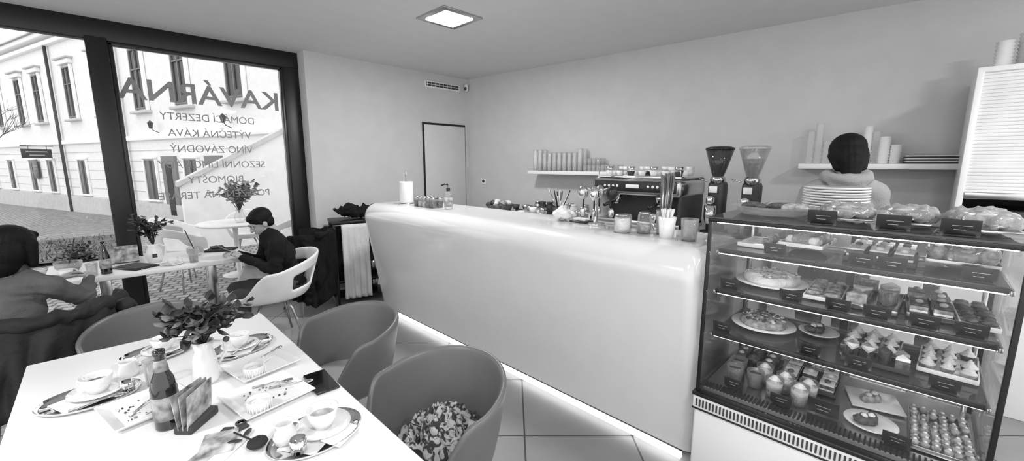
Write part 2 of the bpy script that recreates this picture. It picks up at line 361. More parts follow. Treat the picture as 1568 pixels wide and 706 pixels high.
t.box((3.98,-.56,.5),(.60,.84,1.0),WHITE,.005).box((3.98,-.155,1.51),(.60,.03,1.02),WHITE,.003).box((3.98,-.965,1.51),(.60,.03,1.02),WHITE,.003).box((3.98,-.56,2.03),(.60,.84,.03),WHITE,.003).box((4.25,-.56,1.5),(.03,.8,1.0),DRK)
t.box((3.705,-.56,1.67),(.012,.78,.70),PLW)
for i in range(34):t.box((3.698,-.56,2.01-.0205*i),(.006,.78,.0195),PLW,.0015)
t.box((3.69,-.56,1.31),(.03,.78,.04),STEEL,.004).box((3.9,-.56,1.12),(.4,.6,.22),BLK2,.01).box((3.695,-.56,1.14),(.01,.5,.12),DRK);t.done()
q=B('paper_cup_stacks')
for (x,y,h) in [(3.85,-.24,.17),(3.9,-.33,.2),(3.8,-.36,.27),(3.9,-.46,.18),(3.82,-.56,.15)]:
    pr=[(0,0)]
    for j in range(int(h/.02)): pr+=[(.034,j*.02),(.042,j*.02+.017)]
    pr.append((0,int(h/.02)*.02));q.lathe(pr,(x,y,2.045),PLW,16)
q.done()

# ---------------------------------------------------------------- display case
X0,X1,Y0,Y1=1.80,2.42,-.24,.63
k=B('pastry_display_case')
YC=(Y0+Y1)/2;XC=(X0+X1)/2;YL=Y1-Y0;XL=X1-X0
k.box((XC+.03,YC,.06),(XL-.1,YL-.04,.12),DRK).box((XC,YC,.265),(XL,YL,.29),WHITE,.01)
k.box((XC,YC,.44),(XL+.01,YL+.01,.06),PLW,.004).box((XC,YC,.478),(XL+.02,YL+.02,.018),BLK2,.004).box((XC,YC,.408),(XL+.015,YL+.015,.008),BLK2,.002)
k.box((XC,YC,.50),(XL-.06,YL-.04,.02),STEEL)
for i in range(60): k.box((X0+.05,Y0+.02+i*.0142,.513),(.055,.006,.006),BLK);k.box((X0-.004,Y0+.02+i*.0142,.44),(.01,.006,.034),DRK)
for x in (X0+.008,X1-.008):
    for y in (Y0+.008,Y1-.008): k.box((x,y,.88),(.014,.014,.78),BLK,.002)
k.box((X0+.008,YC,1.265),(.02,YL,.014),BLK,.002).box((X1-.008,YC,1.26),(.03,YL,.03),BLK,.002).box((XC,Y0+.008,1.265),(XL,.016,.014),BLK,.002).box((XC,Y1-.008,1.265),(XL,.016,.014),BLK,.002)
k.box((X0+.004,YC,.88),(.005,YL-.03,.76),CASEG).box((XC,Y1-.004,.88),(XL-.03,.005,.76),CASEG).box((XC,Y0+.004,.88),(XL-.03,.005,.76),CASEG).box((XC,YC,1.276),(XL,YL,.006),SHELFG)
k.box((X1-.01,Y0+.23,.88),(.01,.42,.74),SHELFG).box((X1-.02,Y1-.23,.88),(.01,.42,.74),SHELFG).box((X1-.015,YC,.88),(.03,.03,.76),BLK,.003)
for z in (.75,.95,1.13):
    k.box((2.11,YC,z-.004),(.46,YL-.05,.007),SHELFG).box((1.885,YC,z-.006),(.014,YL-.05,.02),BLK2,.003).box((1.90,YC,z-.020),(.012,YL-.06,.004),CLED)
    k.box((2.33,YC,z-.012),(.02,YL-.05,.02),STEEL,.003)
    for y in (Y0+.02,Y1-.02): k.box((2.11,y,z-.014),(.46,.012,.016),STEEL,.003)
k.box((1.83,YC,1.255),(.02,YL-.06,.005),CLED).box((X1-.05,YC,1.245),(.02,YL-.06,.008),CLED)
for y in (Y0+.03,Y1-.03): k.box((2.36,y,.88),(.02,.012,.74),STEEL,.002)
k.done()
def tag(x,y,z,w=.076,h=.048,n='price_tag'):
    q=B(n);q.box((0,0,h/2),(.004,w,h),TAG,.001,(0,R(-12),0)).box((.012,0,.002),(.03,w*.8,.003),TAG)
    for i in range(2):q.box((-.004,-.003+.004*i,h*.62-.012*i),(.0015,w*(.5-.2*i),.0012),CHALK,0,(0,R(-12),0))
    return q.done((x,y,z),random.uniform(-.06,.06))
for z,L in [(1.134,[.40,.13,.05,-.15]),(.954,[.555,.33,.18,.07,-.05,-.155]),(.754,[.57,.25,.10,-.12]),(.515,[.50,.32,-.03])]:
    for y in L: tag(1.90 if z>.6 else 1.885,y,z)
for y in (.25,.06,-.09): tag(1.83,y,1.281,.085,.052)
def cake(n,x,y,z,r,h,m,top,pr=1.25):
    q=B(n);q.lathe([(0,0),(r*.75,0),(r*pr,.012),(r*pr*.985,.016),(r*.72,.006),(0,.006)],(0,0,0),PORC,36)
    t=B('t');t.lathe([(0,.008),(r*.9,.008),(r*.97,h*.5),(r*.93,h),(r*.5,h+.008),(0,h+.006)],(0,0,0),m,48)
    q.raw([V(v)+V((0,0,.004*noise.noise(V(v)*60))) for v in t.v],t.f,m,True)
    for i in range(90):
        a=random.uniform(0,6.28);rr=r*.9*math.sqrt(random.random());q.ball((rr*math.cos(a),rr*math.sin(a),h+.006),(random.uniform(.004,.011),random.uniform(.004,.009),.004),top if i%3 else CREAM,(0,0,a),6)
    return q.done((x,y,z))
cake('round_cake',2.13,.45,.955,.115,.045,CREAM,PAST);cake('round_cake',2.11,.46,.755,.10,.04,PAST,PASTD,1.3)
def plate(n,x,y,z,r,items,m=PAST,sq=0):
    q=B(n)
    if sq:q.box((0,0,.006),(r*1.7,r*1.7,.008),PORC,.003)
    else:q.lathe([(0,0),(r*.7,0),(r,.012),(r*.98,.015),(r*.68,.005),(0,.005)],(0,0,0),PORC,32)
    for i in range(items):
        a=i*2.4;rr=r*.35*(i>0);blob(q,[('e',(rr*math.cos(a),rr*math.sin(a),.022),(.036,.022,.016),(0,0,a)),('e',(rr*math.cos(a)+.01,rr*math.sin(a),.03),(.018,.015,.014),(0,0,a))],m,.005,1,.006,60)
        q.ball((rr*math.cos(a),rr*math.sin(a),.038),(.012,.012,.009),CREAM,seg=8)
    return q.done((x,y,z),random.uniform(-.3,.3))
plate('pastry_plate',2.18,.26,.755,.075,2,PASTD)
plate('pastry_plate',2.19,.05,.515,.10,2,PAST,1);plate('pastry_plate',1.98,.045,.515,.082,2,PASTD)
def tri(q,px,py,z,L,wd,h,m,top,a):
    M=Matrix.Translation((px,py,z))@Matrix.Rotation(a,4,'Z');P=[(-L/2,-wd/2),(-L/2,wd/2),(L/2,0)]
    vs=[(x,y,zz) for zz in (0,h*.8) for x,y in P];q.raw(vs,[[0,1,2],[3,4,5],[0,1,4,3],[1,2,5,4],[2,0,3,5]],m,False,M)
    vs=[(x*1.02,y*1.02,zz) for zz in (h*.8,h) for x,y in P];q.raw(vs,[[0,1,2],[3,4,5],[0,1,4,3],[1,2,5,4],[2,0,3,5]],top,False,M)
def tray(n,x,y,z,lx,ly,kx,ky,kind,m,mt=STEEL,cover=False):
    q=B(n);q.box((0,0,.004),(lx,ly,.006),mt,.002)
    for sx in (-1,1):q.box((sx*lx/2,0,.009),(.004,ly,.016),mt,.001)
    for sy in (-1,1):q.box((0,sy*ly/2,.009),(lx,.004,.016),mt,.001)
    for i in range(kx):
        for j in range(ky):
            px=-lx/2+lx*(i+.5)/kx+random.uniform(-.003,.003);py=-ly/2+ly*(j+.5)/ky+random.uniform(-.003,.003);a=min(lx/kx,ly/ky)*.46*random.uniform(.88,1.08)
            if random.random()<.07: continue
            if kind=='puff':
                q.lathe([(0,.008),(a*.75,.008),(a*.95,.02),(a,.026)],(px,py,0),PASTD if i%2 else PAST,12)
                for lv in range(3): q.lathe([(a*(.95-.3*lv),.022+lv*.009),(a*(.98-.3*lv),.027+lv*.009),(a*(.6-.25*lv),.033+lv*.009)],(px,py,0),m,10)
                q.ball((px,py,.05),a*.2,m,seg=6)
            elif kind=='muffin':q.lathe([(0,.007),(a*.65,.007),(a*.85,.035),(a,.04),(a*.8,.055),(a*.3,.064),(0,.064)],(px,py,0),m,12);q.ball((px,py,.06),(a*.5,a*.5,.01),random.choice([CREAM,PASTD]),seg=8)
            elif kind=='tart':q.lathe([(0,0),(a*.7,0),(a,.016),(a*.85,.015),(a*.6,.02),(0,.024)],(px,py,.007),PAST,12);q.ball((px,py,.03),(a*.45,a*.45,a*.3),m,seg=8)
            elif kind=='roll':
                blob(q,[('c',(px-lx/kx*.3,py,.026),(px+lx/kx*.3,py,.026),ly/ky*.3,ly/ky*.3)],m,.008,1,.008,50)
                for t_ in range(4): q.box((px-lx/kx*.3+t_*lx/kx*.2,py,.026+ly/ky*.29),(.006,ly/ky*.4,.004),CREAM if m!=CREAM else PASTD,.001,(0,0,.5))
            elif kind=='slice':
                w1,w2=lx/kx*.82,ly/ky*.78
                for lv,(mm,h0) in enumerate([(PASTD,.014),(CREAM,.008),(m,.014),(PASTD if m!=PASTD else CREAM,.006)]): q.box((px,py,.012+.011*lv),(w1,w2,h0),mm,.001)
                q.ball((px,py,.053),(w1*.25,w2*.25,.008),random.choice([CREAM,PASTD,PAST]),seg=8)
            elif kind=='wedge': tri(q,px,py,.008,lx/kx*.95,ly/ky*.8,.05,m,random.choice([CREAM,PASTD,PAST]),random.choice([0,math.pi]))
            elif kind=='cookie':
                for lv in range(2): q.lathe([(0,0),(a*.9,0),(a,.005),(a*.85,.011),(0,.013)],(px+random.uniform(-.004,.004),py,.007+lv*.012),m if lv else PAST,12)
    if cover: blob(q,[('e',(0,0,.03),(lx*.52,ly*.53,.05))],BAG,.012,1,.012,30);q.ground()
    return q.done((x,y,z),random.uniform(-.06,.06))
tray('strudel_tray',2.12,.50,1.132,.22,.13,1,2,'roll',PAST,PORC);tray('strudel_tray',2.14,.33,1.132,.26,.15,2,2,'roll',CREAM,PORC,True);tray('cake_slice_tray',2.14,.09,1.132,.28,.2,4,3,'slice',PASTD,DRK);tray('muffin_tray',2.14,-.12,1.132,.26,.17,4,3,'muffin',PAST,STEEL,True)
tray('cookie_tray',2.13,.245,.955,.28,.12,5,2,'cookie',PAST,PORC);tray('cake_slice_tray',2.13,.09,.955,.3,.15,4,2,'wedge',PAST,STEEL);tray('cake_slice_tray',2.15,-.06,.955,.28,.12,4,2,'slice',PAST);tray('cookie_tray',2.15,-.175,.955,.3,.09,6,2,'cookie',PASTD,PORC)
tray('cream_puff_tray',2.18,.08,.755,.22,.17,3,3,'puff',CREAM);tray('dark_cake_tray',2.0,.06,.755,.10,.19,2,4,'wedge',PASTD,DRK);tray('meringue_tray',2.16,-.135,.755,.26,.15,4,3,'puff',CREAM,PORC)
tray('tartlet_tray',2.07,-.14,.515,.32,.16,9,6,'tart',CREAM)
tray('dark_cake_tray',2.2,.27,.515,.2,.2,3,3,'slice',PASTD,DRK);tray('muffin_tray',2.22,.49,.515,.18,.18,3,3,'muffin',PASTD,DRK)
for i,(x,y) in enumerate([(1.97,.52),(1.98,.44),(2.06,.53)]):
    tumbler('dessert_jar',(x,y,.515),.028,.036,.07,GLASS,.75,PASTD)
for i,(x,y) in enumerate([(1.95,.36),(2.02,.335),(1.95,.27),(2.02,.25),(2.05,.42)]):
    q=B('dessert_glass');q.lathe([(0,0),(.028,0),(.035,.08),(.032,.08),(.025,.006),(0,.006)],(0,0,0),GLASS,20).lathe([(0,.007),(.025,.007),(.028,.03),(0,.03)],(0,0,0),PAST,16).lathe([(0,.03),(.028,.03),(.031,.06),(.02,.075),(.008,.088),(0,.09)],(0,0,0),CREAM,16).ball((.01,0,.08),.008,PASTD,seg=8);q.done((x,y,.515))
q=B('chalk_sign');q.box((0,0,.035),(.005,.10,.07),TAG,.002,(0,R(-15),0))
for i in range(3):q.box((-.006,0,.052-.014*i),(.0015,.06-.012*i,.002),CHALK,0,(0,R(-15),0))
q.done((1.92,.185,.515))
def bagloaf(n,x,y,lx,ly,h,rz,m=PAST):
    q=B(n);q.box((0,0,.006),(lx,ly,.006),STEEL,.002)
    for j in (-1,1): blob(q,[('c',(-lx*.3,j*ly*.2,h*.45),(lx*.3,j*ly*.2,h*.45),h*.33,h*.33)],m,.008,2,.006,25)
    for i in range(5): q.box((-lx*.3+i*lx*.15,0,h*.74),(.008,ly*.7,.006),CREAM,.002,(0,0,.4))
    blob(q,[('e',(0,0,h*.45),(lx*.52,ly*.55,h*.48)),('c',(-lx*.3,-ly*.3,h*.4),(lx*.3,-ly*.3,h*.4),h*.36,h*.36),('c',(-lx*.3,ly*.3,h*.4),(lx*.3,ly*.3,h*.4),h*.36,h*.36),('c',(-lx*.45,ly*.2,h*.3),(-lx*.53,ly*.35,h*.5),.012,.02)],BAG,.009,1,.018,32)
    return q.ground().done((x,y,1.281),rz)
bagloaf('bagged_loaf',2.03,.20,.24,.15,.062,.1);bagloaf('bagged_loaf',2.04,.03,.25,.14,.065,-.08,PASTD);bagloaf('bagged_loaf',2.0,-.14,.27,.15,.07,.1)
q=B('serving_bowl');q.lathe([(0,0),(.11,0),(.15,.035),(.145,.037),(.105,.008),(0,.008)],(0,0,0),GLASS,32,sy=1.1)
for i in range(9):q.ball((random.uniform(-.08,.08),random.uniform(-.1,.1),.03),(.05,.035,.018),random.choice([PAST,PASTD]),(0,0,random.random()*3),12)
q.done((2.07,.46,1.281))
q=B('plate_stack')
for i in range(10): q.lathe([(0,0),(.07,0),(.12,.010),(.12,.014),(.07,.005),(0,.005)],(0,0,i*.0115),PORC,32)
q.done((2.29,.275,1.281))

# ---------------------------------------------------------------- things on counter (z 1.12)
CZ=1.12
q=B('paper_towel_holder');q.lathe([(0,0),(.075,0),(.075,.01),(0,.01)],(0,0,0),STEEL).lathe([(.02,.012),(.06,.012),(.062,.02),(.062,.20),(.06,.21),(.02,.21)],(0,0,0),PAPER)
q.tube([(0,0,.01),(0,0,.27)]+[(0,.018*math.sin(R(a)),.285-.018*math.cos(R(a))) for a in range(0,360,30)],.004,CHROME,6);q.done((2.03,3.43,CZ))
q=B('spice_jar_row')
for i in range(5):
    for j in range(2):
        m=random.choice([PASTD,PAST,DRK])
        q.lathe([(0,0),(.028,0),(.03,.06),(.024,.075),(.0,.075)],(j*.07,-i*.062,0),GLASS,16).lathe([(0,.003),(.025,.003),(.026,.055),(0,.055)],(j*.07,-i*.062,0),m,14).lathe([(0,.075),(.026,.075),(.026,.088),(0,.088)],(j*.07,-i*.062,0),STEEL,16)
q.done((2.0,3.2,CZ))
q=B('pump_bottle');q.lathe([(0,0),(.032,0),(.034,.01),(.034,.12),(.02,.145),(.012,.15),(0,.15)],(0,0,0),GLASS,20).lathe([(.035,.02),(.0355,.02),(.0355,.10),(.035,.10)],(0,0,0),LABEL,20)
q.lathe([(0,.15),(.016,.15),(.016,.175),(.005,.177),(.005,.205),(0,.205)],(0,0,0),BLK2,12).tube([(0,0,.205),(-.02,.02,.208),(-.04,.04,.196)],.007,BLK2,8);q.done((2.05,2.8,CZ))
q=B('utensil_stand');q.lathe([(0,0),(.05,0),(.05,.012),(.012,.02),(.008,.2),(0,.2)],(0,0,0),CHROME,20)
for i in range(4):
    a=i*1.57+.4;q.tube([(0,0,.2),(math.cos(a)*.06,math.sin(a)*.06,.23),(math.cos(a)*.08,math.sin(a)*.08,.21)],.005,CHROME,6).tube([(math.cos(a)*.08,math.sin(a)*.08,.21),(math.cos(a)*.085,math.sin(a)*.085,.10)],.006,BLK2,6).ball((math.cos(a)*.088,math.sin(a)*.088,.20),(.035,.028,.045),random.choice([STEEL,BLK2,CHROME]),(0,0,a),12).ball((math.cos(a)*.088,math.sin(a)*.088,.08),(.02,.012,.03),STEEL,(0,0,a),10)
q.done((2.16,1.42,CZ))
def jar(n,x,y,r,h,fm,fl=.8):
    q=B(n);q.lathe([(0,0),(r,0),(r*1.03,h*.3),(r,h*.85),(r*.8,h*.95),(0,h*.95)],(0,0,0),GLASS,20).lathe([(0,.004),(r*.92,.004),(r*.93,h*fl),(0,h*fl)],(0,0,0),fm,18).lathe([(r*.82,h*.93),(r*.88,h*.93),(r*.88,h),(0,h)],(0,0,0),STEEL,20);q.done((x,y,CZ))
jar('sugar_jar',2.03,1.165,.045,.10,CREAM);jar('storage_jar',2.09,1.065,.036,.115,PAST,.4);jar('storage_jar',2.2,1.24,.036,.08,PAST,.6)
q=B('drinking_straws_holder');q.lathe([(0,0),(.036,0),(.042,.13),(.039,.13),(.033,.006),(0,.006)],(0,0,0),GLASS,20)
for i in range(30):
    a=random.uniform(0,6.28);r=random.uniform(0,.028);q.tube([(r*math.cos(a)*.8,r*math.sin(a)*.8,.01),(r*math.cos(a)*1.5,r*math.sin(a)*1.5,.31+random.uniform(-.01,.02))],.004,random.choice([STEEL,DRK,VINYL,VINYL]),6)
q.done((2.13,.975,CZ))
q=B('cutlery_cup');q.lathe([(0,0),(.034,0),(.044,.11),(.041,.11),(.03,.006),(0,.006)],(0,0,0),PORC,24)
for i in range(7):
    a=i*.9;q.tube([(0,0,.02),(math.cos(a)*.03,math.sin(a)*.03,.15)],[.004,.006],random.choice([PAPER,STEEL]),6)
q.done((2.03,.91,CZ))
q=B('napkin_glass');q.lathe([(0,0),(.036,0),(.042,.11),(.039,.11),(.033,.006),(0,.006)],(0,0,0),GLASS,24)
for i in range(5): q.box((-.015+.008*i,0,.06),(.003,.045,.08),PAPER,.001,(0,.1*(i-2),.3))
q.done((2.04,.80,CZ))
q=B('crumpled_bag');blob(q,[('e',(0,0,.03),(.09,.07,.03)),('e',(.03,.04,.04),(.05,.04,.035))],PAPER,.008,1,.02,25);q.ground().done((2.2,1.70,CZ))
q=B('tip_tray');q.box((0,0,.006),(.1,.12,.012),BLK2,.004);q.box((0,0,.02),(.06,.09,.015),PAPER,.003);q.done((2.2,1.56,CZ))
q=B('steel_tamper');q.lathe([(0,0),(.03,0),(.03,.012),(.01,.02),(.012,.05),(.02,.07),(.015,.09),(0,.092)],(0,0,0),CHROME,18);q.done((2.24,1.09,CZ))

# ---------------------------------------------------------------- tables
def tabletop(n,x0,x1,y0,y1,z,legs,th=.035):
    q=B(n);q.box(((x0+x1)/2,(y0+y1)/2,z-th/2),(x1-x0,y1-y0,th),TBL,.006)
    for (x,y) in legs: q.box((x,y,(z-th)/2),(.07,.07,z-th),STEEL,.004);q.box((x,y,.008),(.4 if len(legs)<3 else .07,.4 if len(legs)<3 else .07,.016),STEEL,.004)
    return q.done()
tabletop('dining_table',-.27,.51,.35,2.31,.75,[(-.2,.42),(.44,.42),(-.2,2.24),(.44,2.24)])
tabletop('window_table',-.34,.86,3.98,4.66,.72,[(-.05,4.32),(.62,4.40)])
def shellverts(hb,ha,hf,rb,rt,z0,wx=1,wy=1,open_=None,nphi=56,nw=10):
    vs=[];fs=[]
    for i in range(nphi):
        a=2*math.pi*i/nphi
        c=(1+math.cos(a))/2
        if c>.5: h=ha+(hb-ha)*((c-.5)*2)**1.0
        else: h=hf+(ha-hf)*(0.5-0.5*math.cos(math.pi*min(1,max(0,(c-.08)/.34))))
        for j in range(nw+1):
            w=j/nw;z=z0+w*(h-z0);ww=(z-z0)/(hb-z0);r=rb+(rt-rb)*ww**.6
            vs.append((r*math.sin(a)*wx,-r*math.cos(a)*wy,z))
    for i in range(nphi):
        i2=(i+1)%nphi
        for j in range(nw):
            if open_ and open_(i/nphi,j/nw): continue
            fs.append([i*(nw+1)+j,i2*(nw+1)+j,i2*(nw+1)+j+1,i*(nw+1)+j+1])
    b=len(vs);vs.append((0,0,z0-.01))
    for i in range(nphi): fs.append([b,((i+1)%nphi)*(nw+1),i*(nw+1)])
    return vs,fs
def tubchair(n,x,y,rz,m=VINYL,pad=PAD,hb=.755,ha=.70,open_=None,rt=.268,seatz=.40,legm=STEEL,rb=.19,wy=1.02):
    q=B(n);vs,fs=shellverts(hb,ha,seatz+.06,rb,rt,seatz,1,wy,open_);solid(q,vs,fs,.022,m,sub=1)
    if pad:q.lathe([(0,seatz+.01),(.17,seatz+.012),(.195,seatz+.03),(.19,seatz+.05),(.15,seatz+.06),(0,seatz+.062)],(0,.01,0),pad,32)
    for a in (45,135,225,315):
        q.tube([(.12*math.cos(R(a)),.12*math.sin(R(a)),seatz-.01),(.18*math.cos(R(a)),.18*math.sin(R(a)),seatz-.1),(.26*math.cos(R(a)),.26*math.sin(R(a)),.01)],[.012,.012,.009],legm,8)
    return q.done((x,y,0),rz)
tubchair('tub_chair',.765,1.96,R(97));tubchair('tub_chair',.755,1.17,R(97));tubchair('tub_chair',.11,2.62,R(172))
q=B('patterned_scarf');vs=[];fs=[];NR=34;NA=96
for i in range(NR+1):
    for j in range(NA):
        a=6.2832*j/NA;rr=i/NR;R0=(.135+.045*noise.noise(V((math.cos(a)*1.8,math.sin(a)*1.8,9))))*rr;x=R0*math.cos(a)*1.08;y=R0*math.sin(a)*1.08
        p=V((x*11+noise.noise(V((x*9,y*9,2)))*1.8,y*8+noise.noise(V((x*7,y*7,5)))*1.5,1.3));fo=1-2.6*abs(noise.noise(p));fo2=1-2.6*abs(noise.noise(p*2.0+V((3,3,3))))
        z=.075*(1-rr**2.5)+(.050*fo+.022*fo2)*(1-.45*rr)+.02
        vs.append((x,y,max(.006,z)))
for i in range(NR):
    for j in range(NA): fs.append([i*NA+j,i*NA+(j+1)%NA,(i+1)*NA+(j+1)%NA,(i+1)*NA+j])
solid(q,vs,fs,.005,SCARF);q.ground().done((.80,1.18,.462))

# ---------------------------------------------------------------- cups etc
TZ=.75
def cupsaucer(q,x,y,z,r=.042,h=.058,ha=0,coffee=FOAM):
    q.lathe([(0,0),(r*1.0,0),(r*1.75,.012),(r*1.73,.015),(r*1.0,.005),(0,.005)],(x,y,z),PORC,28)
    q.lathe([(0,.005),(r*.55,.005),(r*.85,.03),(r,.005+h),(r*.95,.005+h),(r*.8,.032),(r*.5,.012),(0,.012)],(x,y,z),PORC,28)
    q.lathe([(r*.86,.005+h*.6),(0,.005+h*.61)],(x,y,z),coffee,24)
    c,s=math.cos(ha),math.sin(ha)
    q.tube([(x+c*(r*.9+.022*math.sin(R(t))),y+s*(r*.9+.022*math.sin(R(t))),z+.035+.018*math.cos(R(t))) for t in range(0,181,20)],.004,PORC,8)
def ovaltray(n,L=.135,W=.10):
    q=B(n);q.lathe([(0,0),(.85,0),(.93,.004),(1,.012),(.99,.015),(.90,.006),(0,.004)],(0,0,0),CHROME,40,sx=L,sy=W)
    q.box((-.01,0,.007),(.14,.11,.002),PAPER,0,(0,0,.5))
    return q
def spoon(q,x,y,z,a,L=.13,m=STEEL):
    c,s=math.cos(a),math.sin(a);q.tube([(x,y,z+.003),(x+c*L*.5,y+s*L*.5,z+.009),(x+c*L*.8,y+s*L*.8,z+.006)],[.004,.002,.003],m,6).ball((x+c*L*.9,y+s*L*.9,z+.006),(.018,.012,.004),m,(0,0,a),10)
def creamer(q,x,y,z,r=.024,h=.05,ha=0):
    q.lathe([(0,0),(r,0),(r*1.15,h*.35),(r*.8,h*.8),(r*.95,h),(r*.88,h),(r*.72,h*.8),(r*1.05,h*.35),(0,.006)],(x,y,z),PORC,22)
    c,s=math.cos(ha),math.sin(ha);q.tube([(x+c*(r*.9+.016*math.sin(R(t))),y+s*(r*.9+.016*math.sin(R(t))),z+h*.5+.016*math.cos(R(t))) for t in range(0,181,20)],.0035,PORC,6);q.box((x-c*r,y-s*r,z+h*.95),(.012,.01,.006),PORC,.003)
q=ovaltray('serving_tray',.125,.095);cupsaucer(q,.015,.02,.008,.042,.056,2.5,COFFEE);spoon(q,-.04,-.08,.01,.2);q.lathe([(0,0),(.018,0),(.02,.03),(.018,.032),(0,.02)],(.09,-.03,.012),CHROME,18);q.done((-.095,1.82,TZ),-.1)
q=ovaltray('serving_tray',.12,.09);cupsaucer(q,.02,.0,.008,.04,.05,.5,COFFEE);spoon(q,-.08,.0,.012,.6);q.done((.09,2.08,TZ),.2)
q=ovaltray('serving_tray',.125,.09);cupsaucer(q,.0,.01,.008,.038,.052,.3);spoon(q,-.07,-.03,.01,.2);q.done((.34,1.90,TZ),.5)
q=ovaltray('serving_tray',.125,.095);cupsaucer(q,.025,.01,.008,.042,.056,.4);q.lathe([(0,0),(.02,0),(.021,.035),(.018,.036),(0,.025)],(-.065,-.04,.012),CHROME,18);creamer(q,-.07,.03,.012,.026,.055,0);q.box((.04,-.06,.012),(.09,.06,.004),PAPER,.001,(.1,0,.4));q.done((.35,1.12,TZ),.1)
q=B('milk_pitcher');creamer(q,0,0,0,.028,.055,-.3);q.done((-.0,1.94,TZ))
tumbler('water_glass',(.065,1.795,TZ),.026,.033,.09)
q=B('beer_bottle');q.lathe([(0,0),(.03,0),(.0315,.006),(.0315,.12),(.026,.15),(.0135,.18),(.0125,.215),(.0145,.218),(.0145,.232),(0,.232)],(0,0,0),BOT,28).lathe([(.0318,.03),(.0322,.03),(.0322,.10),(.0318,.10)],(0,0,0),LABEL,28).lathe([(.0175,.172),(.018,.172),(.0138,.205),(.0135,.205)],(0,0,0),LABEL,24);q.done((.065,1.47,TZ))
q=B('flower_vase');q.lathe([(0,0),(.035,0),(.04,.02),(.034,.09),(.026,.12),(.032,.15),(.029,.15),(.022,.12),(.03,.09),(0,.01)],(0,0,0),PORC,28);q.tube([(.028,0,.14),(.06,0,.13),(.062,0,.09),(.036,0,.05)],.005,PORC,8)
foliage(q,(0,0,.13),34,.15,.17,.042,LEAF,.7);foliage(q,(0,0,.14),10,.12,.13,.04,LEAFL,.5)
for i in range(14):q.ball((random.uniform(-.09,.09),random.uniform(-.09,.09),random.uniform(.16,.27)),.010,random.choice([DRK,CREAM]),seg=8)
q.done((.19,1.69,TZ))
def sqplate(n,x,y,rz,sz,fill):
    q=B(n)
    def sq(s_,z):
        return [(max(-s_,min(s_,s_*1.25*math.cos(R(45)+i*math.pi*2/32)*1.13)),max(-s_,min(s_,s_*1.25*math.sin(R(45)+i*math.pi*2/32)*1.13)),z) for i in range(32)]
    rings=[sq(sz*.4,0),sq(sz*.42,.001),sq(sz*.5,.014),sq(sz*.495,.017),sq(sz*.36,.006)];vs=sum(rings,[]);fs=[]
    for i in range(4):
        for k_ in range(32): fs.append([i*32+k_,i*32+(k_+1)%32,(i+1)*32+(k_+1)%32,(i+1)*32+k_])
    fs.append(list(range(128,160)));fs.append(list(range(32))[::-1]);q.raw(vs,fs,PORC,False)
    fill(q);return q.done((x,y,TZ),rz)
def ram(q,x,y,z=.006,r=.034):
    q.lathe([(0,0),(r*.9,0),(r,.034),(r*.93,.034),(r*.85,.01),(0,.01)],(x,y,z),PORC,28).lathe([(r*.9,.022),(0,.02)],(x,y,z),CREAM,20)
    for i in range(20):
        a=i*.314;q.box((x+math.cos(a)*r*.97,y+math.sin(a)*r*.97,z+.016),(.003,.003,.026),PORC)
def crumbs(q):
    for i in range(40): q.ball((random.uniform(-.06,.06),random.uniform(-.06,.06),.008),random.uniform(.001,.004),random.choice([PASTD,PAST,DRK]),seg=6)
sqplate('dessert_plate',.03,1.63,R(12),.20,lambda q:(crumbs(q),spoon(q,-.05,-.03,.006,.7),q.box((.01,.0,.008),(.1,.08,.002),PAPER,0,(0,0,.4))))
sqplate('dessert_plate',.31,1.435,R(10),.21,lambda q:(ram(q,-.05,-.06),spoon(q,.02,.03,.008,-.6),crumbs(q),spoon(q,-.01,.08,.006,-.5,.12)))
sqplate('dessert_plate',.35,1.68,R(12),.20,lambda q:(ram(q,-.045,-.055),spoon(q,.0,.03,.008,.4),q.box((.02,.03,.012),(.08,.05,.008),PAPER,.003,(.1,.1,.5))))
q=B('smartphone');q.box((0,0,.005),(.075,.155,.009),BLK2,.004).box((0,0,.0098),(.07,.15,.0006),BOT);q.done((.466,1.40,TZ),R(-3))
q=B('menu_card_stand');q.box((0,0,.012),(.05,.11,.024),DRK,.004)
for i,(g) in enumerate([PRINT,LABEL,PRINT]): q.box((-.014+.014*i,0,.065),(.002,.115,.10),g,0,(0,R(-6+6*i),R(4*i)))
q.done((.125,1.425,TZ),R(-45))
q=B('brochure');q.box((0,0,.002),(.13,.18,.003),PAPER,0,(0,0,R(-50)));q.box((-.01,-.01,.004),(.05,.10,.001),PRINT,0,(0,0,R(-50)));q.box((.05,.04,.006),(.08,.10,.003),PRINT,0,(0,0,R(-20)));q.done((.10,1.23,TZ))
q=B('dried_rose');q.tube([(0,.09,.008),(0,.04,.012),(0,0,.014)],.0025,BLKM,6)
for i in range(9):
    a=i*.7;q.ball((math.cos(a)*.012,-.02+math.sin(a)*.01,.016),(.014,.02,.01),BLKM,(0,0,a),8)
q.ball((.02,.06,.008),(.018,.008,.003),LEAF,(0,0,.6),8);q.ball((-.02,.05,.008),(.018,.008,.003),LEAF,(0,0,2.4),8);q.done((.215,1.20,TZ),.3)
q=B('ornament_cutout');q.box((0,0,.004),(.03,.05,.006),DRK,.003);q.box((.03,.015,.004),(.02,.05,.006),DRK,.003,(0,0,-.7));q.lathe([(.008,0),(.014,0),(.014,.006),(.008,.006)],(.02,.045,0),DRK,14);q.done((.17,1.31,TZ),R(-40))
WZ=.72
q=B('water_bottle');q.lathe([(0,0),(.03,0),(.031,.006),(.031,.13),(.02,.17),(.0125,.2),(.0135,.235),(0,.235)],(0,0,0),BOT,24).lathe([(.0315,.04),(.032,.04),(.032,.11),(.0315,.11)],(0,0,0),LABEL,24);q.done((-.03,4.07,WZ))
tumbler('drinking_glass',(-.10,4.06,WZ),.026,.033,.09);tumbler('drinking_glass',(.47,4.06,WZ),.028,.034,.10,GLASS,.5,PAST)
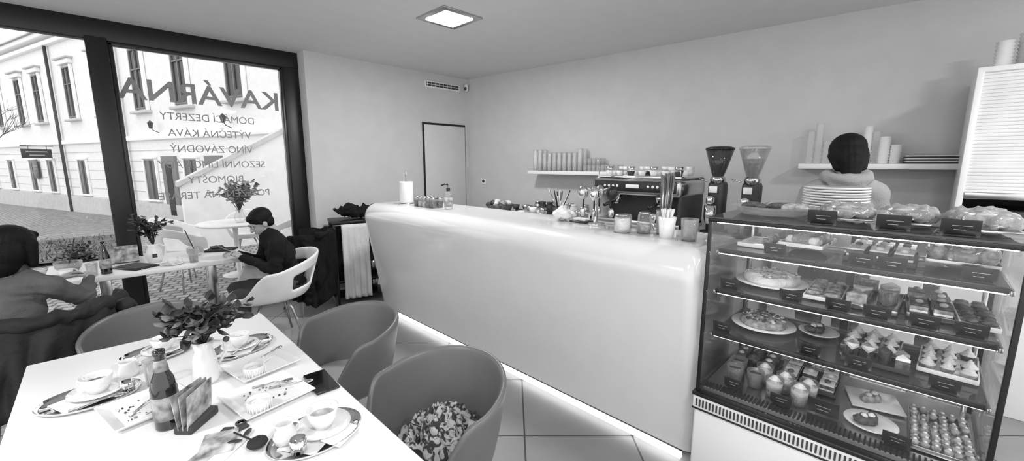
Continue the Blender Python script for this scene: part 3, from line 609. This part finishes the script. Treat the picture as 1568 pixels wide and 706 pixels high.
q=B('lemonade_bowl');q.lathe([(0,0),(.04,0),(.07,.04),(.075,.08),(.072,.08),(.066,.04),(0,.008)],(0,0,0),GLASS,24).lathe([(0,.01),(.05,.012),(.066,.05),(0,.05)],(0,0,0),PAST,20).tube([(0,0,.05),(.05,.02,.24)],.004,DRK,6);q.done((-.22,4.3,WZ))
q=B('cup_and_saucer');cupsaucer(q,0,0,0,.04,.05);q.done((.34,4.07,WZ));q=B('cup_and_saucer');cupsaucer(q,0,0,0,.04,.05);q.done((-.23,4.13,WZ))
q=B('lemonade_bowl');q.lathe([(0,0),(.04,0),(.06,.03),(.06,.07),(.057,.07),(.055,.03),(0,.008)],(0,0,0),GLASS,24).lathe([(0,.01),(.052,.03),(.055,.055),(0,.055)],(0,0,0),PAST,20).tube([(0,0,.03),(-.05,.03,.22)],.004,DRK,6);q.done((.52,4.35,WZ))
q=B('flower_jug');q.lathe([(0,0),(.04,0),(.055,.04),(.05,.09),(.032,.13),(.04,.15),(.036,.15),(.028,.13),(.045,.08),(0,.01)],(0,0,0),PORC,26);q.tube([(.035,0,.14),(.075,0,.12),(.07,0,.07),(.052,0,.05)],.006,PORC,8);q.box((0,-.053,.06),(.03,.006,.03),DRK,.003)
foliage(q,(0,0,.13),26,.16,.25,.045,LEAF,.5);q.done((.25,4.28,WZ))
q=B('menu_folder');q.box((0,0,.07),(.17,.004,.13),PRINT,0,(R(-15),0,0)).box((0,.04,.07),(.17,.004,.13),DRK,0,(R(15),0,0)).box((0,.02,.005),(.17,.06,.01),DRK,.003);q.done((.08,4.42,WZ))
q=B('notebook');q.box((0,0,.006),(.17,.24,.012),BLK2,.003).box((0,0,.014),(.15,.22,.003),DRK);q.done((.13,4.16,WZ),R(30))
q=B('tablet_folder');q.box((0,0,.008),(.16,.22,.014),BLKM,.003).box((.05,.05,.022),(.12,.1,.01),BLKM,.003,(0,0,.5));q.done((.72,4.45,WZ),R(60))

# ---------------------------------------------------------------- white shell chairs
hole=lambda a,w: ((.04<a<.20) or (.80<a<.96) ) and .2<w<.7
tubchair('shell_chair',.92,3.80,R(88),PLW,None,.76,.655,hole,.34,.39,STEEL,.22,1.15)
tubchair('shell_chair',-.36,3.18,R(0),PLW,None,.76,.66,None,.28,.41)
tubchair('shell_chair',1.42,4.38,R(100),PLW,None,.74,.62,hole,.22,.41)
for x,y,r in [(.62,6.15,-60),(1.75,6.2,40),(1.5,7.1,160),(.7,6.9,-120)]:
    tubchair('patio_chair',x,y,R(r),PLW,None,.80,.66,hole,.30,.42)
q=B('patio_table');q.lathe([(0,.71),(.42,.71),(.43,.72),(.43,.735),(.42,.74),(0,.74)],(0,0,0),PLW,40).lathe([(0,0),(.2,0),(.2,.015),(.03,.03),(.03,.71),(0,.71)],(0,0,0),PLW,20);q.done((1.25,6.6,-.03))
q=B('patio_vase');q.lathe([(0,0),(.05,0),(.07,.06),(.04,.15),(.05,.17),(.045,.17),(.03,.14),(0,.01)],(0,0,0),GLASS,20);foliage(q,(0,0,.13),34,.32,.42,.08,LEAFL,.4);foliage(q,(0,0,.13),10,.3,.42,.07,LEAF,.4);q.done((1.3,6.5,.71))
def drape(n,loc,rz,rtop,rbot,z1,z0,arc_,m,amp=.035,seed=0,lop=0,slv=.055):
    q=B(n);N=90;K=34;vs=[];fs=[]
    for i in range(N+1):
        a=R(-arc_/2+arc_*i/N)
        for j in range(K+1):
            w=j/K
            if w<.18:
                u=w/.18;r=rtop-.05+.05*math.sin(u*math.pi/2);z=z1-.12+.12*math.sin(u*math.pi/2)+.01
            else:
                u=(w-.18)/.82;r=rtop+.012+(rbot-rtop)*u;zb=z0+lop*abs(math.sin(a*1.7+seed));z=z1+.01-(z1-zb)*u
            f=amp*(.3+.8*w)*(noise.noise(V((a*2.6+seed+z*1.0,z*1.8,seed)))+.5*(1-3*abs(noise.noise(V((a*4+seed,z*6-a*2,seed+3))))))
            r+=f+.01;z+=.02*noise.noise(V((a*3,seed,2)))
            vs.append((r*math.sin(a),-r*math.cos(a),z))
    for i in range(N):
        for j in range(K): fs.append([i*(K+1)+j,(i+1)*(K+1)+j,(i+1)*(K+1)+j+1,i*(K+1)+j+1])
    solid(q,vs,fs,.02,m,sub=1)
    for sgn in (-1,1):
        a=R(arc_*.34)*sgn;P=[]
        for t in range(9):
            u=t/8;rr=rtop+.035+.02*math.sin(u*5+seed);P.append(V((rr*math.sin(a+.12*math.sin(u*4)),-rr*math.cos(a+.12*math.sin(u*4)),z1-.05-(z1-z0)*.8*u)))
        blob(q,[('c',P[i],P[i+1],slv*(1-.03*i),slv*(1-.03*(i+1))) for i in range(8)],m,.011,3,fold=(.012,20))
    P=[V(((rtop+.01)*math.sin(R(t)),-(rtop+.01)*math.cos(R(t)),z1)) for t in range(-50,51,10)]
    blob(q,[('c',P[i],P[i+1],.035,.035) for i in range(10)],m,.011,2,fold=(.012,18))
    return q.done(loc,rz)
drape('draped_jacket',(-.32,3.12,0),R(10),.31,.37,.78,.28,190,CLOTHJ,.05,2,.08)
drape('draped_coat',(1.42,4.38,0),R(60),.235,.22,.80,.06,230,CLOTHK,.05,5,.1,.045)

# ---------------------------------------------------------------- rack with towel
q=B('towel_stand')
for x in (-.28,.28):
    for y in (-.16,.16): q.box((x,y,.44),(.025,.025,.88),BLK,.003)
q.box((0,0,.885),(.6,.36,.03),BLK,.004).box((0,0,.25),(.56,.32,.02),BLK).box((0,0,.06),(.56,.32,.02),BLK).box((0,.14,.5),(.56,.01,.7),BLKM)
q.tube([(-.28,-.2,.86),(.28,-.2,.86)],.008,STEEL,8)
for zz in (.33,.13):
    for i in range(4): q.lathe([(0,0),(.04,0),(.045,.12),(.03,.15),(0,.15)],(-.12+.12*i,0,zz-.06),random.choice([DRK,STEEL,PORC]),14)
vs=[];fs=[]
for i in range(25):
    for j in range(21):
        x=-.22+.27*i/24;z=.87-.80*j/20;vs.append((x,-.215-.012*math.sin(i*1.1)*(.3+j/20),z))
for i in range(24):
    for j in range(20): fs.append([i*21+j,(i+1)*21+j,(i+1)*21+j+1,i*21+j+1])
solid(q,vs,fs,.008,TOWEL)
q.done((1.99,4.38,0),R(-14))
q=B('black_bag');blob(q,[('e',(0,0,.05),(.2,.1,.05)),('e',(-.1,.02,.09),(.1,.08,.06)),('e',(.1,0,.08),(.12,.09,.05)),('c',(-.2,0,.06),(-.26,-.02,.1),.02,.015),('c',(.2,0,.08),(.26,0,.03),.03,.02)],CLOTHK,.01,1,.03,20);q.ground().done((2.0,4.38,.90),R(-14))

# ---------------------------------------------------------------- people (local forward +Y)
def handp(W,D,N,side,curl=.5,s_=1.0):
    W=V(W);D=V(D).normalized();N=V(N);N=(N-D*N.dot(D)).normalized();S=D.cross(N)*side;P=[]
    offs=[-.027,-.009,.009,.026];lens=[.85,1.0,.94,.74]
    for o_,l in zip(offs,lens):
        K=W+D*.085*s_+S*(-o_)*s_;P.append(('c',W+S*(-o_)*.5*s_,K,.013*s_,.0105*s_))
        d=D.copy();p=K;c_=0
        for L,r in ((.042,.0088),(.027,.008),(.021,.007)):
            c_+=curl;dd=(D*math.cos(c_)-N*math.sin(c_));p2=p+dd*L*l*s_;P.append(('c',p,p2,r*s_,r*.92*s_));p=p2
    T=W+D*.03*s_+S*.025*s_;d1=(D*.65+S*.6-N*.3).normalized();p=T+d1*.045*s_;P.append(('c',W+D*.02*s_,T,.013*s_,.013*s_));P.append(('c',T,p,.0125*s_,.010*s_));d2=(D*.85+S*.15-N*.4).normalized();P.append(('c',p,p+d2*.03*s_,.0095*s_,.008*s_));return P
def hairs(H,M,q):
    t=B('t');blob(t,H,HAIR,.007,2)
    v=[]
    for p in t.v:
        a=math.atan2(p[0],-p[1]);k=1+.022*noise.noise(V((a*9,p[2]*3,0)))+.014*noise.noise(V((a*26,p[2]*4,3)));v.append((p[0]*k,p[1]*k,p[2]))
    q.raw(v,t.f,HAIR,True,M)
def head(q,c,pitch,yaw,hair,tilt=0,s_=1.0):
    M=Matrix.Translation(c)@Euler((pitch,tilt,yaw)).to_matrix().to_4x4()@Matrix.Scale(s_,4)
    P=[('e',(0,-.012,.02),(.074,.092,.095)),('e',(0,.025,-.03),(.058,.066,.075)),('e',(0,.062,-.085),(.026,.024,.022)),('c',(0,.088,.01),(0,.106,-.022),.009,.013),
       ('e',(.072,-.005,-.01),(.010,.02,.03)),('e',(-.072,-.005,-.01),(.010,.02,.03)),('c',(-.02,.083,-.053),(.02,.083,-.053),.008,.008),('c',(-.045,.078,.022),(-.02,.087,.024),.009,.009),('c',(.045,.078,.022),(.02,.087,.024),.009,.009),('c',(0,-.025,-.05),(0,-.03,-.13),.047,.05)]
    blob(q,P,SKIN,.006,2,M=M)
    for sx in (-1,1):
        q.ball((sx*.031,.082,.006),(.012,.008,.007),PORC,M=M,seg=10);q.ball((sx*.031,.089,.006),(.005,.004,.005),BLK2,M=M,seg=8);q.box((sx*.032,.092,.028),(.03,.005,.006),HAIR,.002,(0,sx*.1,-sx*.25),M=M)
    q.ball((0,.092,-.053),(.02,.006,.006),LIPS,M=M,seg=10)
    if hair=='short': H=[('e',(0,-.020,.044),(.087,.098,.084)),('e',(0,-.045,-.01),(.076,.056,.066)),('e',(0,.035,.076),(.066,.052,.032)),('c',(.072,.02,.06),(.074,.012,.005),.018,.012),('c',(-.072,.02,.06),(-.074,.012,.005),.018,.012)]
    elif hair=='bob': H=[('e',(0,-.02,.045),(.096,.108,.09)),('e',(0,-.055,-.03),(.098,.088,.115)),('c',(.085,.0,.03),(.086,.02,-.09),.03,.022),('c',(-.085,.0,.03),(-.086,.02,-.09),.03,.022),('e',(0,-.06,-.09),(.08,.07,.075)),('e',(0,.05,.082),(.074,.045,.032))]
    else: H=[('e',(0,-.022,.045),(.088,.10,.088)),('e',(0,-.055,-.01),(.086,.070,.095)),('c',(0,-.07,-.05),(0,-.065,-.11),.06,.045),('e',(0,.045,.085),(.066,.045,.028)),('c',(.07,-.03,.0),(.055,-.05,-.08),.028,.022),('c',(-.07,-.03,.0),(-.055,-.05,-.08),.028,.022)]
    hairs(H,M,q)
def seated(n,loc,rz,s_,top,bottom,headc,pitch,yaw,hair,elbows,wrists,hcurl,lean=.1,tilt=0,sw=.165):
    q=B(n);nk=V((0,lean+.01,.985))
    T=[('e',(0,.0,.50),(.16,.125,.11)),('e',(0,lean*.25-.01,.62),(.145,.11,.14)),('e',(0,lean*.5-.01,.77),(sw*.93,.118,.15)),('e',(0,lean*.8-.015,.89),(sw*.95,.095,.085)),('c',nk-V((0,.02,.08)),nk+V((0,.005,.015)),.075,.06),
       ('c',(-.04,lean*.9-.01,.95),(-sw,lean*.85,.905),.058,.06),('c',(.04,lean*.9-.01,.95),(sw,lean*.85,.905),.058,.06)]
    for sx,el,wr in ((-1,elbows[0],wrists[0]),(1,elbows[1],wrists[1])):
        sh=V((sx*sw,lean*.85,.90));el=V(el);wr=V(wr);mid=sh.lerp(el,.45)
        T+=[('c',sh,mid,.064,.058),('c',mid,el,.058,.047),('c',el,el.lerp(wr,.4),.048,.045),('c',el.lerp(wr,.4),wr,.045,.031)]
    blob(q,T,top,.010,5,.004,14,fold=(.007,15))
    blob(q,[('c',nk+V((.038*math.cos(a),.042*math.sin(a),.012)),nk+V((.038*math.cos(a+.5),.042*math.sin(a+.5),.012)),.026,.026) for a in [i*.5 for i in range(13)]],top,.008,2)
    for i,(sx,el,wr) in enumerate(((-1,elbows[0],wrists[0]),(1,elbows[1],wrists[1]))):
        D=(V(wr)-V(el)).normalized();blob(q,[('c',V(wr)-D*.02,V(wr)+D*.02,.026,.024)]+handp(V(wr)+D*.015,D,(sx*.3,0,1),-sx,hcurl,1.0),SKIN,.0045,1)
    L=[('e',(0,.0,.46),(.17,.14,.085))]
    for sx in (-1,1):
        L+=[('c',(sx*.085,.02,.48),(sx*.12,.42,.49),.085,.062),('c',(sx*.12,.42,.49),(sx*.12,.40,.12),.060,.042)]
    blob(q,L,bottom,.012,3,fold=(.006,14))
    for sx in (-1,1): blob(q,[('c',(sx*.12,.38,.05),(sx*.125,.52,.035),.04,.033),('c',(sx*.12,.39,.05),(sx*.12,.40,.13),.04,.036)],BLKM,.01,2)
    head(q,headc,pitch,yaw,hair,tilt)
    o=q.done(loc,rz);o.scale=(s_,s_,s_);return o
seated('seated_man',(1.11,3.88,-.01),R(88),.95,CLOTHK,JEAN,(0,.195,1.075),R(-32),0,'short',[V((-.24,.17,.68)),V((.24,.17,.68))],[V((-.07,.37,.80)),V((.07,.37,.80))],.45,.15,0,.175)
q=B('held_smartphone');q.box((0,0,0),(.075,.15,.009),BLK2,.004,(R(35),0,0));q.done((.66,3.90,.815),R(88))
seated('seated_woman',(-.41,3.27,0),R(-24),.94,CLOTHG,JEAN,(0,.13,1.12),R(-14),R(-12),'bob',[V((-.20,.22,.72)),V((.20,.28,.76))],[V((-.08,.54,.82)),V((.10,.56,.82))],.35,.10,0,.14)
q=B('barista_woman')
T=[('e',(0,0,.95),(.155,.12,.12)),('e',(0,0,1.10),(.13,.11,.13)),('e',(0,.01,1.24),(.145,.11,.14)),('e',(0,.0,1.35),(.13,.08,.06)),('c',(-.09,0,1.36),(-.145,0,1.33),.062,.06),('c',(.09,0,1.36),(.145,0,1.33),.062,.06),
   ('c',(-.145,0,1.33),(-.20,.08,1.08),.058,.048),('c',(.145,0,1.33),(.20,.08,1.08),.058,.048),('c',(-.20,.08,1.08),(-.13,.27,1.07),.048,.035),('c',(.20,.08,1.08),(.13,.27,1.07),.048,.035)]
blob(q,T,CLOTHL,.010,5,.003,12,fold=(.006,13))
P=[V((.085*math.sin(R(t)),-.035-.065*math.cos(R(t)),1.425-.02*math.cos(R(t)))) for t in range(-110,111,20)]
blob(q,[('c',P[i],P[i+1],.036,.036) for i in range(len(P)-1)]+[('e',(0,-.085,1.37),(.085,.035,.06)),('c',(0,-.09,1.35),(0,-.10,1.28),.04,.02)],CLOTHL,.008,3,fold=(.005,22))
for sx in (-1,1):
    blob(q,handp((sx*.125,.285,1.075),(-sx*.3,1,-.1),(0,0,1),-sx,.4),SKIN,.0045,1)
L=[('e',(0,0,.88),(.165,.125,.12))]
for sx in (-1,1):L+=[('c',(sx*.085,0,.85),(sx*.09,.02,.48),.088,.06),('c',(sx*.09,.02,.48),(sx*.10,-.01,.10),.058,.04)]
blob(q,L,JEAN,.014,3,.008,16)
for sx in (-1,1): blob(q,[('c',(sx*.1,-.02,.045),(sx*.11,.13,.035),.04,.034),('c',(sx*.1,-.01,.05),(sx*.1,-.01,.12),.042,.038)],BLKM,.01,2)
head(q,(0,.035,1.53),R(-22),R(8),'tied')
q.done((3.02,.33,0),R(-75))
b=B('prep_counter');b.box((3.70,.34,.45),(.5,.80,.9),WHITE,.006).box((3.68,.34,.95),(.54,.82,.05),mat('worktop_dark',.12,.4),.005).box((3.70,.3,1.02),(.36,.5,.08),BLK2,.01);b.done()

# ---------------------------------------------------------------- exterior
gv=[(-14,5.05,-.03),(9,5.05,-.03),(9,9.5,-.05),(-14,9.5,-.05),(12,22,-.75),(-20,22,-.75),(14,50,-1.0),(-34,50,-1.0)]
B('ground_cobblestone').raw(gv,[[0,1,2,3],[3,2,4,5],[5,4,6,7]],COB).done()
q=B('terrace_lawn');vs=[];fs=[]
for i in range(31):
    for j in range(31):
        x=-7+7.2*i/30;y=9.3+5.2*j/30;z=-.04-(max(0,y-9.5))*.056+.03+.03*noise.noise(V((x*2,y*2,0)));vs.append((x+.3*noise.noise(V((y,0,0))),y,z))
for i in range(30):
    for j in range(30):fs.append([i*31+j,(i+1)*31+j,(i+1)*31+j+1,i*31+j+1])
q.raw(vs,fs,GRASS,True)
for i in range(600):
    x=random.uniform(-3.4,.1);y=random.uniform(9.4,13.9);z=-.03-(max(0,y-9.5))*.056
    q.tube([(x,y,z),(x+random.uniform(-.06,.06),y,z+random.uniform(.05,.14))],[.01,.002],LEAFL if i%2 else LEAF,3)
q.done()
A=V((-2.5,34,0));Bp=V((3.9,13.9,0));fd=(Bp-A).normalized();LEN=(Bp-A).length;ang=math.atan2(fd.y,fd.x)
f=B('historic_building')
f.box((LEN/2-6,.5,3.1),(LEN+16,1,8.2),FAC)
f.box((LEN/2-6,-.05,2.45),(LEN+16,.12,.18),FACT,.02).box((LEN/2-6,-.15,7.15),(LEN+16,.4,.22),FACT,.04).box((LEN/2-6,-.08,6.85),(LEN+16,.2,.2),FACT,.03).box((LEN/2-6,-.04,-.5),(LEN+16,.1,.9),FACB)
f.prism([(-.45,7.25),(2.5,9.6),(2.5,7.2)],'x',-14,LEN+2,ROOF)
for i in range(6): f.box((LEN/2-6,-.005,-.02+i*.4),(LEN+16,.012,.03),FACG)
ks=[-.28,-.13,.03,.15,.33,.48,.63,.77,.92]
for k_ in ks:
    x=k_*LEN
    f.box((x,-.01,4.6),(.85,.06,2.1),WINB).box((x,-.06,4.6),(.05,.05,2.1),WFR)
    for zz in (3.55,4.95,5.65): f.box((x,-.06,zz),(.85,.05,.05),WFR)
    for sx in (-1,1): f.box((x+sx*.5,-.06,4.6),(.14,.1,2.3),FACT,.02);f.box((x+sx*.4,-.06,4.6),(.05,.05,2.1),WFR)
    f.box((x,-.08,5.88),(1.3,.16,.2),FACT,.02).box((x,-.12,6.02),(1.5,.24,.08),FACG,.02).box((x,-.1,3.4),(1.3,.2,.1),FACG,.02)
    f.box((x,-.01,.85),(.85,.06,1.5),WINB).box((x,-.06,.85),(.05,.05,1.5),WFR)
    for sx in (-1,1): f.box((x+sx*.48,-.04,.85),(.1,.08,1.65),FACT,.02)
    f.box((x,-.06,1.7),(1.1,.1,.1),FACT,.02).box((x,-.06,.05),(1.1,.12,.08),FACT,.02)
for x in (.70*LEN,.84*LEN): f.box((x,-.03,.55),(1.0,.1,2.4),WFR).box((x,-.09,.5),(.4,.02,1.9),BLKM)
for x in (.555*LEN,.245*LEN): f.tube([(x,-.12,-.8),(x,-.12,6.9)],.06,DRK,10)
f.done(A,ang)
q=B('hanging_sign');q.box((0,-.65,0),(.04,1.0,.42),TAG,.01).tube([(0,-.08,.35),(0,-1.15,.35)],.02,BLK,8).tube([(0,-.3,.35),(0,-.3,.2)],.01,BLK,6).tube([(0,-.9,.35),(0,-.9,.2)],.01,BLK,6)
for i in range(2): q.box((.024,-.65,.08-.16*i),(.004,.7-.2*i,.05),CHALK);q.box((-.024,-.65,.08-.16*i),(.004,.7-.2*i,.05),CHALK)
q.done(A+fd*(.19*LEN)+V((0,0,1.95)),ang)
q=B('wall_sign');q.box((0,-.1,0),(.75,.03,.95),TAG,.01).box((0,-.12,.0),(.6,.01,.03),CHALK).box((0,-.12,.15),(.5,.01,.03),CHALK);q.done(A+fd*(.06*LEN)+V((0,0,1.2)),ang)
for kk in (.68,.90):
    q=B('wall_lantern');q.tube([(0,-.06,-.2),(0,-.3,-.1),(0,-.4,.05)],.02,BLK,6).lathe([(0,-.1),(.07,-.1),(.12,.15),(.14,.17),(.04,.28),(0,.32)],(0,-.4,.1),DRK,6);o=q.done(A+fd*(kk*LEN)+V((0,0,2.75)),ang);o.scale=(.7,.7,.7)
q=B('stair_wall');q.prism([(1.0,-.1),(1.0,1.12),(2.63,2.06),(4.6,3.2),(4.6,-.1)],'y',9.0,9.25,FAC);q.prism([(.95,1.10),(.95,1.18),(2.63,2.15),(4.7,3.35),(4.7,3.25)],'y',8.95,9.3,FACG);q.done()
def tree(n,loc,h,seed):
    random.seed(seed);q=B(n)
    def br(p,d,L,r,dep):
        p2=p+d*L;q.tube([p,p.lerp(p2,.5)+V((random.uniform(-1,1),random.uniform(-1,1),0))*L*.06,p2],[r,r*.8,r*.6],BARK,5)
        if dep:
            for i in range(3 if dep>1 else 4): br(p2,(d+V((random.uniform(-1,1),random.uniform(-1,1),random.uniform(-.2,.7)))*.75).normalized(),L*random.uniform(.6,.8),r*.55,dep-1)
    br(V((0,0,0)),V((0,0,1)),h*.3,.04,5);return q.done(loc)
tree('bare_tree',(-1.3,8.4,-.05),3.0,3)
q=B('garden_shrub');foliage(q,(0,0,0),45,.4,.75,.06,LEAFL,.4);q.done((-.95,8.1,-.04));q=B('garden_shrub');foliage(q,(0,0,0),40,.3,.45,.06,LEAF,.4);q.done((-.3,8.4,-.04))

# ---------------------------------------------------------------- world / camera
W=bpy.data.worlds.new('World');sc.world=W;W.use_nodes=True;bg=W.node_tree.nodes['Background'];bg.inputs[0].default_value=(1,1,1,1);bg.inputs[1].default_value=1.4
cam=bpy.data.cameras.new('Camera');co=bpy.data.objects.new('Camera',cam);sc.collection.objects.link(co)
cam.sensor_width=36;cam.lens=630/1568*36;co.location=(0,0,1.5);co.rotation_euler=(R(90-9.3),0,R(-45));cam.clip_start=.02
sc.camera=co
sc.view_settings.view_transform='Standard';sc.view_settings.look='None';sc.view_settings.exposure=.25
